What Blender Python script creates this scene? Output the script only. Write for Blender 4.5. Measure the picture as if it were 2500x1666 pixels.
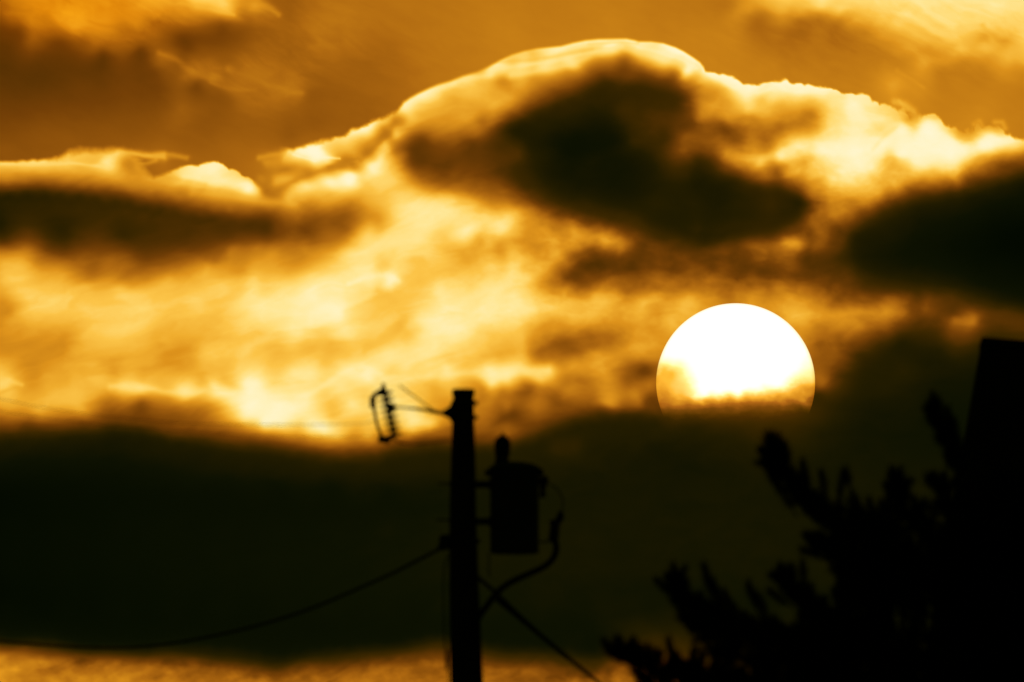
import bpy, bmesh, math, random
import numpy as np
from mathutils import Vector, Matrix

for o in list(bpy.data.objects): bpy.data.objects.remove(o)
SC = bpy.context.scene
COL = SC.collection

# ------------------------------------------------------------------ camera
PITCH = 4.0                       # degrees above the horizon
EYE = Vector((0, 0, 1.7))
cam_d = bpy.data.cameras.new("camera")
cam_d.sensor_width = 36.0; cam_d.lens = 600.0
cam_d.clip_start = 1.0; cam_d.clip_end = 400000.0
cam_d.dof.use_dof = True; cam_d.dof.focus_distance = 50000.0; cam_d.dof.aperture_fstop = 11.0
cam = bpy.data.objects.new("camera", cam_d); COL.objects.link(cam)
cam.location = EYE; cam.rotation_euler = (math.radians(90 + PITCH), 0, 0)
SC.camera = cam
DEG = math.degrees(2 * math.atan(18 / 600)) / 2500      # one chart unit of sky, in degrees

def az_el(x, y):
    """sky chart (east to the right, units of DEG) -> azimuth from +Y, elevation, radians"""
    return (np.radians((np.asarray(x) - 1250) * DEG / math.cos(math.radians(PITCH))),
            np.radians(PITCH - (np.asarray(y) - 833) * DEG))
def at(x, y, dist):
    """the point a distance dist north of the eye that stands in chart direction x, y"""
    a, e = az_el(x, y)
    return Vector((dist * math.tan(a), dist, EYE.z + dist / math.cos(a) * math.tan(e)))

# ------------------------------------------------------------------ world, sun, exposure
SUN_X, SUN_Y, SUN_R = 1796, 935, 194
sa, se = az_el(SUN_X, SUN_Y)
w = bpy.data.worlds.new("World"); SC.world = w; w.use_nodes = True
nt = w.node_tree
sk = nt.nodes.new("ShaderNodeTexSky"); sk.sky_type = 'NISHITA'; sk.sun_disc = False
sk.sun_elevation = float(se); sk.sun_rotation = float(sa)
nt.links.new(sk.outputs[0], nt.nodes["Background"].inputs[0]); nt.nodes["Background"].inputs[1].default_value = 0.05
ld = bpy.data.lights.new("sunlight", 'SUN'); ld.energy = 2.0; ld.angle = math.radians(0.53); ld.color = (1, .72, .38)
lo = bpy.data.objects.new("sunlight", ld); COL.objects.link(lo)
lo.rotation_euler = (math.radians(90) - float(se), 0, math.pi - float(sa) )
sun_dir = Vector((math.sin(sa) * math.cos(se), math.cos(sa) * math.cos(se), math.sin(se)))
lo.rotation_euler = sun_dir.to_track_quat('Z', 'Y').to_euler()
SC.view_settings.view_transform = 'Standard'; SC.view_settings.look = 'None'
SC.view_settings.exposure = 0.0; SC.view_settings.gamma = 1.0; SC.view_settings.use_curve_mapping = False
SC.render.engine = 'CYCLES'

def tag(o, label=None, cat=None, group=None, kind=None):
    if label: o['label'] = label
    if cat: o['category'] = cat
    if group: o['group'] = group
    if kind: o['kind'] = kind
    return o
def link(name, me, mat=None, parent=None, smooth=False):
    o = bpy.data.objects.new(name, me); COL.objects.link(o)
    if mat: me.materials.append(mat)
    if parent: o.parent = parent
    if smooth:
        me.polygons.foreach_set("use_smooth", [True] * len(me.polygons))
    return o
def lin(c): c = c / 255.0; return c / 12.92 if c <= .04045 else ((c + .055) / 1.055) ** 2.4
# ------------------------------------------------------------------ sky chart of cloud brightness
# x,y,value(%)  chart units
CLOUD = """
0,403,80 100,403,80 180,390,76 230,375,72 260,405,84 300,375,76 350,385,74 320,400,58 390,385,68 0,425,58 60,440,52 150,428,62 250,440,58 330,440,62 400,450,68
0,452,35 0,470,12 0,500,8 100,500,10 150,462,15 150,450,35 200,445,50 300,460,44 300,482,14 400,475,42 400,498,14 500,490,46 500,515,16 200,500,11 300,520,12 400,530,12 500,545,16 600,545,22
450,430,84 530,410,91 530,440,90 600,450,88 620,460,92 400,450,72 440,455,78 480,462,66 520,470,66 450,475,50 580,490,68 640,500,70 520,500,38 600,518,34
0,560,10 150,570,12 300,570,14 450,575,18 0,600,25 0,615,42 60,605,40 0,640,65 60,640,62 110,600,20 150,620,25 130,640,42 80,680,70 30,680,76 150,660,58 200,640,40 220,670,45 260,640,42 300,640,38 280,600,24 350,600,20 350,640,28 400,620,26 300,680,48 400,650,40 400,680,62 450,600,22 500,620,32 550,580,22 600,580,42 560,610,42 600,610,46 500,650,58 600,660,62 550,700,78 640,690,80 640,760,88 560,760,76
60,730,80 100,760,76 20,755,58 20,790,62 0,830,56 60,830,60 120,870,58 60,900,58 80,930,56 150,840,58 200,800,74 300,750,78 300,800,80 250,850,72 350,830,74 350,720,76 300,700,70 220,700,66 400,750,78 480,750,80 420,790,72 440,830,64 400,870,62 500,800,68 530,770,72 470,850,64 380,900,66 420,880,60 280,910,62 200,910,68 450,920,70 350,925,72 250,940,74 150,940,68 100,930,62 0,930,80 30,935,78 60,945,62 100,970,68 200,980,72 300,950,78 350,950,82 500,860,74 560,880,76 500,930,70 560,930,74 450,955,84 520,950,90 600,930,92 600,980,95 560,980,90 640,1000,95
50,1000,62 0,985,62 30,1020,48 100,1020,56 150,1000,66 200,1010,58 230,1000,50 260,985,46 330,965,72 370,968,60 350,990,34 420,1000,36 460,1000,42 500,990,56 540,1000,70 600,1030,82 640,1035,88 250,1020,26 300,1025,20 200,1040,20 100,1050,22 150,1030,34 40,1045,22 0,1040,30 0,1080,12 100,1080,12 300,1070,14 450,1050,26 480,1045,34 520,1040,38 400,1050,26 400,1075,15 560,1060,36 640,1070,42 550,1085,16 640,1090,20 450,1090,12
640,455,48 660,470,45 680,450,62 690,470,52 640,430,46 660,420,50 655,378,60 720,385,84 760,395,90 700,390,70 700,410,52 750,420,55 800,395,82 700,430,62 800,410,62 830,400,60 860,400,55 800,370,80 850,350,80 900,330,80 920,320,74 950,300,72 960,285,66 930,340,55 900,370,55 870,385,62 950,330,50 970,300,56
750,450,84 800,440,92 850,420,92 900,400,90 920,380,82 940,350,74 730,460,80 800,465,78 760,480,68 700,485,68 650,490,72 660,500,72 720,500,62 800,495,60 850,480,66 880,440,82 900,460,76 900,500,66 880,520,50 820,525,38 780,530,34 720,530,42 650,515,50 620,530,28 850,545,38 920,540,60 960,540,80 960,500,80 930,430,82 970,430,68 950,400,74 960,370,52 980,360,38
985,270,86 1010,250,90 1030,235,92 1050,230,90 1100,205,84 1000,290,76 970,330,74 1000,310,66 1050,270,72 1050,300,60 1100,240,70 1100,280,64 1150,250,66 1150,280,62 1200,230,66 1200,260,66 1010,370,20 1000,400,28 1030,350,24 980,385,42 1060,350,36 1060,390,28 1080,420,26 1040,430,40 1100,330,44 1130,310,52 1160,330,40 1150,350,24 1190,380,16 1100,370,32 1120,400,32 1150,400,28 1130,430,30 1180,420,24 1240,420,15 1240,300,38 1200,310,44 1170,290,50 1000,450,66 1060,460,55 1100,450,42 1160,460,44 1150,480,62 1200,490,50 1000,490,84 1050,500,86 1100,500,82 1100,480,72 1200,520,72 1240,490,52 1240,530,80 1150,540,84
1180,170,74 1150,190,82 1200,175,86 1230,165,88 1250,150,80 1300,135,78 1320,150,84 1280,160,86 1250,180,74 1330,165,84 1400,135,86 1400,160,82 1450,110,86 1500,100,90 1500,125,92 1550,115,90 1600,110,88 1600,135,92 1650,145,90 1690,160,94 1710,160,92 1680,175,84 1620,155,80 1560,140,70 1530,140,50 1480,145,58 1430,155,62 1380,175,60 1300,180,66 1240,195,56 1320,200,54 1380,205,46 1280,220,62 1240,240,62
1400,210,30 1350,225,34 1300,245,32 1250,270,32 1230,290,30 1450,180,26 1480,165,34 1530,160,32 1580,175,34 1600,175,30 1540,185,22 1620,170,46 1660,180,42 1640,200,28 1670,200,48 1700,190,66 1720,200,70 1750,215,74 1780,235,70
1350,270,8 1400,260,9 1500,220,11 1450,210,12 1600,210,14 1400,330,6 1500,330,7 1350,340,7 1500,260,12 1520,270,14 1600,250,13 1640,240,22 1300,320,10 1320,380,9 1280,340,14 1450,400,7 1550,380,9 1540,350,12 1600,300,18 1650,300,20 1600,340,15 1630,330,16 1680,330,30 1650,370,24 1670,380,28 1620,380,16 1700,350,32 1690,300,26 1670,260,38 1700,240,62 1710,280,50 1750,270,56 1800,260,80 1830,270,80 1750,240,64 1780,290,52 1800,310,38 1760,310,30 1720,310,34 1840,300,50 1830,330,48 1790,340,36 1750,340,36 1820,370,56 1810,390,62 1770,380,50 1840,350,52 1750,400,20 1800,410,40 1840,410,58 1840,430,34 1700,400,14 1600,420,9 1700,450,9 1800,440,13 1850,460,14 1300,430,16 1280,450,28 1300,470,36 1340,460,12 1400,480,12 1280,490,46 1330,490,38 1380,510,26 1340,530,44 1260,510,62 1420,530,36 1450,545,34 1400,550,52 1500,530,20 1550,550,16 1600,500,10 1700,500,10 1800,500,10 1700,560,11 1650,580,14 1850,500,12
1230,560,84 1200,560,84 1260,570,66 1300,600,60 1220,610,64 1240,620,70 1350,590,68 1300,560,62 1380,570,54 1420,590,60 1480,590,62 1500,570,50 1550,570,36 1580,590,36 1520,610,44 1570,620,24 1620,590,22 1680,595,38 1650,620,34 1700,630,20 1740,600,16 1800,600,30 1820,590,34 1450,620,30 1440,650,22 1470,650,22 1500,630,26 1400,680,28 1420,670,24 1380,690,40 1350,690,50 1350,640,60 1300,650,72 1250,650,80 1320,700,66 1550,650,22 1500,660,26 1600,650,30 1540,690,34 1650,660,30 1700,660,34 1750,650,28 1820,650,22 1460,700,48 1500,710,56 1560,710,48 1620,700,50 1700,710,48 1800,710,42
1200,710,86 1250,740,88 1300,730,80 1280,760,86 1400,740,74 1470,750,76 1380,720,66 1450,770,74 1540,770,62 1600,750,66 1620,770,64 1580,740,70 1680,730,66 1650,750,68 1640,790,72 1580,790,62 1620,720,62 1200,800,84 1250,800,80 1300,790,74 1350,800,58 1400,790,66 1380,810,52 1350,840,40 1380,850,34 1400,855,38 1450,840,44 1320,865,44 1500,830,48 1510,840,50 1450,860,58 1280,840,70 1200,860,70 1250,860,68 1520,880,58 1560,830,60 1600,820,62 1560,870,56 1200,900,88 1260,910,88 1300,900,80 1350,900,72 1320,925,72 1400,890,62 1380,920,50 1420,930,44 1450,910,56 1500,910,56 1540,900,40 1570,905,26 1590,910,28 1550,890,44 1590,885,48 1530,930,38 1590,940,46 1200,940,80 1250,945,66 1290,945,40 1270,960,40 1340,950,48 1400,960,48 1450,960,44 1350,980,34 1310,990,44 1380,980,36 1440,980,38 1500,970,56 1490,985,54 1550,965,54 1550,985,36 1520,1000,32 1590,970,30 1600,1000,16 1560,1005,14 1420,1000,32 1350,1010,40 1250,1010,28 1230,1020,28 1270,1040,34 1350,1030,26 1300,1050,22 1220,990,42 1200,970,54 1400,1020,16 1500,1020,12 1450,1050,10 1380,1080,14 1400,1090,14 1600,1050,10 1600,1090,8 1700,1010,15 1800,1005,20 1700,1050,10 1800,1040,13 1800,1090,9 1210,1070,36 1260,1080,20 1240,1100,20
1700,800,60 1800,780,60 1900,800,60 1650,850,56 1750,880,52 1850,880,52 1950,850,52 1650,920,40 1800,940,36 1950,920,34 1700,980,22 1850,970,26 1950,970,20
1880,560,34 1900,570,34 1940,595,58 1920,590,42 1870,620,42 1860,640,40 1980,580,30 2000,560,36 2030,570,28 1990,600,32 2010,610,26 1850,590,30 1850,560,18 1960,630,18 2020,640,15 1900,650,26 1940,650,28 1970,670,20 1870,670,24 2000,680,22 2050,650,13 2100,600,9 2050,560,24 2090,550,12 2200,600,6 2300,600,5 2450,600,3 2100,650,10 2300,680,5 2450,650,4 2050,700,28 2055,720,30 2000,710,34 1900,700,42 1860,700,44 1900,740,60 1950,730,54 1980,760,62 1950,790,68 2050,740,36 2020,750,50 2080,760,52 2050,770,56 2150,740,34 2170,755,48 2130,720,22 2150,700,14 2200,760,40 2160,780,44 2200,730,26 2250,740,28 2270,755,30 2290,750,22 2250,780,22 2300,790,22 2330,790,32 2370,785,42 2380,770,32 2400,800,22 2340,770,22 2450,790,16 2500,810,18 2450,760,6 2400,740,6 2250,700,10 2350,730,7 2500,700,5 2100,800,46 2050,800,52 2000,810,48 1990,850,38 2050,820,36 2040,850,36 2100,820,36 2090,840,26 2010,880,34 2030,870,34 2070,880,20 2000,920,38 2010,940,32 2050,920,18 2100,880,13 2150,850,13 2200,820,12 2200,900,10 2300,850,11 2350,900,8 2000,960,16 2050,980,11 2150,950,9 2400,850,10 2000,1000,14 2100,1030,7 2200,1000,7 1950,1000,18 1900,1000,20 1900,1020,16 2000,1060,9 2300,1000,6
600,560,36 650,560,32 700,555,32 750,560,28 800,560,38 840,570,46 870,560,60 900,560,74 960,560,82 1000,560,86 700,590,40 740,600,46 780,590,44 660,610,54 620,600,46 720,640,56 800,620,66 850,600,74 900,620,86 860,640,86 950,600,86 1030,590,88 1000,610,86 1080,570,82 1150,570,88 1180,590,68 1130,620,64 1200,600,72 1140,650,70 1200,650,78 1080,640,74 1010,640,76 940,650,78 650,640,60 620,680,80 680,690,80 700,700,84 750,680,84 800,680,88 850,670,88 900,685,90 960,680,92 970,685,84 920,710,78 950,720,78 1000,710,78 1030,720,80 980,760,74 950,780,76 970,790,72 870,710,84 860,750,86 800,720,90 820,760,94 780,760,92 850,780,88 700,740,88 650,740,88 700,790,86 620,800,80 720,820,86 850,820,84 900,800,80 900,820,74 1000,820,80 1050,780,90 1100,770,90 1030,800,90 1130,740,88 1080,700,86 1120,800,90 1200,750,90 1150,800,86 1200,800,84 1100,840,86 1000,850,84 800,840,72 740,850,72 670,870,72 700,880,74 800,880,74 850,870,76 620,880,80 900,880,84 950,870,86 1130,860,78 1180,865,72 1220,870,70 1100,880,78 960,900,82 1000,905,86 1100,910,88 1200,920,88 900,920,92 850,900,90 850,930,86 760,900,86 720,910,88 730,930,86 670,935,84 640,940,92 700,960,88 750,970,90 780,960,82 650,1000,96 700,1000,94 750,1000,90 830,950,86 800,985,76 850,980,84 860,990,86 820,1020,74 880,1010,78 890,960,80 1000,950,76 1060,960,66 1080,980,62 1050,1000,66 960,1020,80 1010,1040,84 1050,1040,72 1000,1060,64 1060,1060,56 980,1060,60 950,1080,50 800,1060,86 770,1060,78 830,1070,70 880,1050,68 900,1070,62 750,1040,82 700,1050,78 650,1045,84 620,1070,50 700,1080,40 780,1080,48 850,1090,40 620,1095,22 700,1100,20 1180,950,54 1230,960,50 1190,990,48 1240,1000,40 1180,1020,42 1240,1050,36 1200,1070,42
1870,205,93 1900,215,96 1950,225,93 2000,225,93 2030,225,92 2060,240,90 1860,240,78 1880,235,86 1900,260,66 1950,250,74 1870,280,66 1920,290,50 1900,310,46 1990,280,56 1960,300,48 1880,320,48 1870,350,50 1920,330,62 2000,300,70 2020,270,80 2050,260,88 2080,270,94 2100,290,93 2050,300,84 2000,330,80 2100,320,92 2150,300,90 2200,280,78 2150,270,86 2230,290,66 2190,300,84 2150,330,86 2220,300,70 2200,310,90 1950,360,88 1920,370,88 2000,350,90 2050,355,94 2080,370,96 2130,340,90 1900,385,86 1880,380,74 1860,400,72 2000,380,88 1940,395,70 1960,400,66 1910,410,54 1880,400,56 1870,430,40 1920,420,60 1970,420,72 2020,400,86 2040,440,80 2100,410,90 2050,400,90 2100,430,82
1750,195,95 1800,215,95 1840,220,95 1780,210,94 1730,185,92 1850,250,78
2150,350,96 2200,350,97 2250,330,97 2270,300,95 2280,290,86 2300,320,93 2330,340,94 2350,360,95 2250,370,97 2200,380,95 2180,395,76 2150,400,82 2210,410,78 2240,400,94 2300,390,93 2350,390,88 2150,440,76 2100,460,72 2200,430,76 2250,420,84 2300,420,76 2340,410,76 2380,380,86 2400,350,97 2430,330,93 2460,345,94 2500,345,86 2380,330,66 2350,325,62 2450,310,62 2430,370,84 2480,370,72 2400,390,66 2450,385,56 2500,380,46 2500,400,24 2450,410,40 2400,410,48 2350,430,50 2450,430,20 2500,430,10 2400,450,20 2350,460,30 2330,440,46 2300,450,42 2250,440,62 2240,460,40 2200,470,56 2150,480,60 2180,490,42 2250,480,30 2300,480,22 2400,480,10 2350,500,12 2500,500,5 2450,460,10 2050,470,66 2000,450,62 1990,470,48 2000,500,44 2050,500,50 2100,490,56 2120,500,50 2150,520,36 2200,520,20 2250,520,13 2150,545,30 2100,530,42 2050,530,44 2000,530,40 1960,480,28 1930,450,30 1900,460,16 1950,510,26 1880,500,14 1900,540,14 1960,540,30 2060,550,34 2200,560,9 2300,550,7 2080,510,50
0,1130,7 150,1150,5 300,1200,4 0,1300,3 500,1150,7 500,1300,4 800,1115,14 900,1110,18 1000,1100,20 800,1200,7 1000,1150,12 1000,1300,5 700,1400,4 300,1400,4 0,1450,5 0,1550,8 0,1570,14 0,1585,30 0,1600,38 200,1580,8 200,1598,18 200,1608,45 400,1590,8 400,1602,20 400,1615,50 600,1600,12 600,1630,42 700,1610,15 700,1640,34 800,1605,13 800,1635,34 900,1610,20 900,1640,38 1000,1580,16 1000,1610,44 1060,1600,42 0,1640,56 100,1620,50 100,1650,56 200,1640,60 300,1650,56 400,1640,56 500,1650,50 600,1660,55 800,1660,52 1000,1650,52 1200,1640,38 1200,1600,22 1300,1650,42 1200,1570,11 1400,1640,26 1500,1650,36 1500,1600,14 1550,1660,40 1400,1580,8 500,1500,5 1000,1500,7 1200,1300,6 1200,1450,5 1400,1200,8 1400,1400,6 1500,1500,5 1280,1150,13 1400,1090,17 1330,1110,12 1150,1100,14 1700,1200,8 1800,1150,7 1700,1350,5 2000,1200,6 2200,1200,4 2400,1300,5 1600,1300,6 2000,1400,6 2300,1500,6 2500,1000,6 2500,1650,8 2000,1650,10
-200,700,66 -200,500,14 -200,1100,12 -200,1300,5 -200,1640,50 -200,400,76 2700,500,8 2700,340,80 2700,700,6 2700,1000,6 2700,1650,10 0,1900,40 1000,1900,40 2000,1900,30
"""
UPPER = """
0,20,42 20,10,50 60,10,58 100,20,60 150,20,60 210,25,64 250,20,64 300,10,62 150,55,62 200,60,64 260,55,62 60,50,50 20,45,44 340,40,60 370,20,64 330,60,56 400,25,60 420,40,50 450,10,66 470,5,76 510,15,74 550,30,70 570,38,56 530,25,72 600,5,56 620,15,60 640,18,50 590,30,50 650,5,42 680,10,38 700,10,38 0,70,28 50,80,30 80,70,48 120,80,42 180,75,56 150,100,30 200,90,42 230,110,40 250,90,50 300,80,48 350,75,46 380,60,46 340,100,42 320,120,36 270,120,36 360,95,42 75,110,34 30,110,24 150,120,26 250,130,25 300,150,30 210,150,24 0,170,21 100,160,22 50,220,23 200,220,26 0,270,27
450,60,42 420,85,34 500,80,31 480,110,29 550,110,31 450,100,25 540,60,34 600,60,38 650,70,40 580,80,33 400,135,38 390,150,40 420,145,38 440,160,34 470,180,46 500,170,42 460,190,42 530,190,46 560,180,40 600,170,46 620,190,48 580,210,44 610,215,44 540,215,36 480,210,30 380,180,28 340,130,26 330,200,27 300,250,29 400,250,31 500,260,35 450,260,38 560,240,36 600,260,40 650,245,44 690,200,46 720,210,46 735,235,42 750,230,38 700,250,42 720,260,40 620,300,38 500,300,35 300,320,34 100,300,31 0,330,31 0,370,34 150,350,35 300,350,36 450,360,38 420,390,42 370,420,42 400,400,44 550,370,41 610,400,44 640,360,42 640,430,46 680,420,52 665,452,50 700,400,54 700,320,36 700,350,38 780,300,36 800,250,37 780,200,38 700,150,40 740,60,44 780,60,47 800,90,46 760,100,44 900,30,46 860,50,48 900,60,47 950,130,42 900,150,40 850,160,40 900,220,40 900,270,38 860,250,38 990,180,44 1000,80,46 1100,50,48 1200,30,50 1250,80,52 1150,130,49 1050,160,47 1300,60,50 1500,60,52 1400,30,50 1700,80,52 1600,20,49 1800,90,52 1770,10,48 1800,10,56 1830,20,58 1870,10,66 1800,30,56 1850,32,48 1830,50,46 1750,130,52 1900,20,68 1950,10,72 1950,30,64 2000,20,76 2050,10,80 2050,30,76 2100,10,82 2150,30,80 2200,10,84 2300,10,86 2400,10,87 2500,10,87 2250,40,82 2200,60,76 2150,50,72 2100,50,64 2050,45,56 2000,45,50 1950,50,47 1900,60,48 2000,80,48 2100,80,50 2150,80,60 2200,90,66 2150,100,56 2300,60,80 2300,90,76 2350,50,83 2400,50,85 2500,50,82 2400,80,76 2450,80,76 2500,100,80 2450,110,62 2400,95,64 2400,120,70 2350,100,73 2430,125,66 2480,130,70 2500,150,68 2480,160,62 2460,140,70 2350,130,68 2300,120,66 2250,110,66 2270,130,60 2250,135,60 2310,150,60 2350,150,56 2400,150,58 2500,190,54 2200,130,60 2250,147,64 2200,150,54 2230,155,58 2150,140,50 2120,170,50 2170,200,60 2190,215,62 2220,200,58 2180,180,56 2250,220,56 2200,240,56 2150,220,56 2100,120,48 2050,140,47 2000,170,50 1900,150,49 1900,180,51 1800,150,52 2080,200,51 2130,240,53 2300,180,51 2400,170,52 2300,250,52 2400,280,54 2450,250,51 2500,300,51 2350,200,51 2500,220,51
-200,50,50 -200,200,24 -200,350,34 -200,-200,50 500,-200,50 1200,-200,45 2000,-200,70 2500,-200,80 2700,50,80 2700,250,52 1200,300,50 1700,400,52 0,500,34 2400,400,54 640,500,44 1200,600,50 2700,600,50 0,700,40
"""
def parse(s): return np.array([[float(q) for q in t.split(',')] for t in s.split()])
def tps(P, X, Y, lam=0.02):
    S=100.0
    x=P[:,0]/S; y=P[:,1]/S; v=np.log(P[:,2]/100+.12)
    n=len(P)
    def k(r2): return -np.sqrt(r2+.02)
    d2=(x[:,None]-x)**2+(y[:,None]-y)**2
    A=np.zeros((n+3,n+3)); A[:n,:n]=k(d2)+1e-4*np.eye(n)
    Q=np.stack([np.ones(n),x,y],1); A[:n,n:]=Q; A[n:,:n]=Q.T
    w=np.linalg.solve(A,np.concatenate([v,[0,0,0]]))
    out=np.full(X.shape,w[n])+w[n+1]*X/S+w[n+2]*Y/S
    for i in range(n):
        out+=w[i]*k((X/S-x[i])**2+(Y/S-y[i])**2)
    return np.exp(out)-.12
def lat(seed,n=256):
    return np.random.RandomState(seed).rand(n,n)
def vnoise(X,Y,seed):
    L=lat(seed); n=L.shape[0]
    xi=np.floor(X).astype(int); yi=np.floor(Y).astype(int)
    fx=X-xi; fy=Y-yi
    fx=fx*fx*fx*(fx*(fx*6-15)+10); fy=fy*fy*fy*(fy*(fy*6-15)+10)
    a=L[yi%n,xi%n]; b=L[yi%n,(xi+1)%n]; c=L[(yi+1)%n,xi%n]; d=L[(yi+1)%n,(xi+1)%n]
    return (a*(1-fx)+b*fx)*(1-fy)+(c*(1-fx)+d*fx)*fy
def fbm(X,Y,seed,octv=5,gain=0.5,rot=0.6):
    s=0;a=1;t=0
    c,sn=np.cos(rot),np.sin(rot)
    for o in range(octv):
        s=s+a*(vnoise(X,Y,seed+o)-0.5)*2; t+=a; a*=gain
        X,Y=(c*X-sn*Y)*2.03+17.1,(sn*X+c*Y)*2.03+5.3
    return s/t
RAMP=[(0,0,4,1),(.03,4,9,1),(.06,14,17,2),(.10,34,27,1),(.15,58,38,1),(.21,88,50,4),(.28,115,63,7),(.36,146,84,12),(.44,174,104,17),(.52,198,126,22),(.60,222,147,28),(.68,240,173,46),(.76,252,196,72),(.83,255,217,112),(.89,255,231,150),(.94,255,242,190),(.97,255,247,212),(1,255,255,252)]
SKYLINE="""0,396,5,1 40,397,5,1 80,393,6,2 110,390,7,3 150,383,12,4 165,374,14,5 200,369,14,5 250,365,14,5 300,366,14,5 318,374,14,4 332,390,14,4 345,406,13,4 360,422,12,4 375,432,10,3 395,428,8,3 420,418,7,3 440,408,6,3 450,404,5,3 460,402,5,3 485,402,4,3 500,396,4,3 520,393,4,3 532,393,4,3 545,400,4,3 560,411,4,3 585,420,4,3 590,430,4,3 615,440,4,4 625,446,10,4 640,456,16,4 655,440,24,5 672,402,22,6 690,374,14,4 700,369,8,5 730,362,9,5 760,352,9,6 800,345,9,6 820,338,9,6 850,325,8,6 880,312,8,6 900,302,8,6 930,290,8,5 960,278,8,4 970,272,7,2 985,250,6,1 1000,240,6,0 1020,229,6,0 1050,215,6,0 1070,207,6,0 1100,198,6,0 1130,186,6,0 1165,176,6,0 1190,165,6,0 1220,148,5,0 1250,134,5,0 1280,125,5,0 1310,119,5,0 1340,116,5,0 1370,113,5,0 1400,105,5,0 1430,99,5,0 1460,96,5,0 1500,95,5,0 1530,95,5,0 1550,99,5,0 1560,102,5,0 1590,102,4,0 1620,106,4,0 1650,116,4,0 1670,126,4,0 1695,142,4,0 1710,153,4,0 1719,165,4,0 1723,175,4,1 1740,178,4,3 1775,183,4,4 1790,190,4,4 1800,194,4,4 1815,205,4,4 1850,208,4,3 1870,203,4,3 1895,200,4,4 1910,200,4,4 1918,195,4,4 1925,197,4,4 1932,204,4,4 1960,207,4,4 1980,211,4,4 2020,213,4,4 2040,216,4,5 2055,222,4,5 2080,229,4,6 2110,232,5,6 2125,242,5,7 2145,250,6,7 2170,260,7,8 2200,268,8,10 2240,290,8,8 2255,280,4,5 2268,276,4,5 2285,277,4,5 2300,290,4,5 2310,303,4,6 2335,312,4,7 2345,320,6,8 2370,318,6,9 2388,307,6,9 2400,310,6,9 2415,305,6,9 2440,302,6,9 2452,312,6,8 2460,325,6,6 2485,335,6,5 2500,338,6,5 2700,300,6,6"""
def smooth(t): t=np.clip(t,0,1); return t*t*(3-2*t)
def segdist(X,Y,pts):
    best=np.full(X.shape,1e9); 
    for (x0,y0),(x1,y1) in zip(pts[:-1],pts[1:]):
        dx,dy=x1-x0,y1-y0; t=np.clip(((X-x0)*dx+(Y-y0)*dy)/(dx*dx+dy*dy),0,1)
        best=np.minimum(best,np.hypot(X-x0-t*dx,Y-y0-t*dy))
    return best
def inside(X,Y,pts):
    c=np.zeros(X.shape,bool); n=len(pts)
    for i in range(n):
        (x0,y0),(x1,y1)=pts[i],pts[(i+1)%n]
        if y0==y1: continue
        c^=((y0>Y)!=(y1>Y))&(X<(x1-x0)*(Y-y0)/(y1-y0)+x0)
    return c
def sdist(X,Y,pts):
    d=segdist(X,Y,list(pts)+[pts[0]]); return np.where(inside(X,Y,pts),d,-d)
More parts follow.
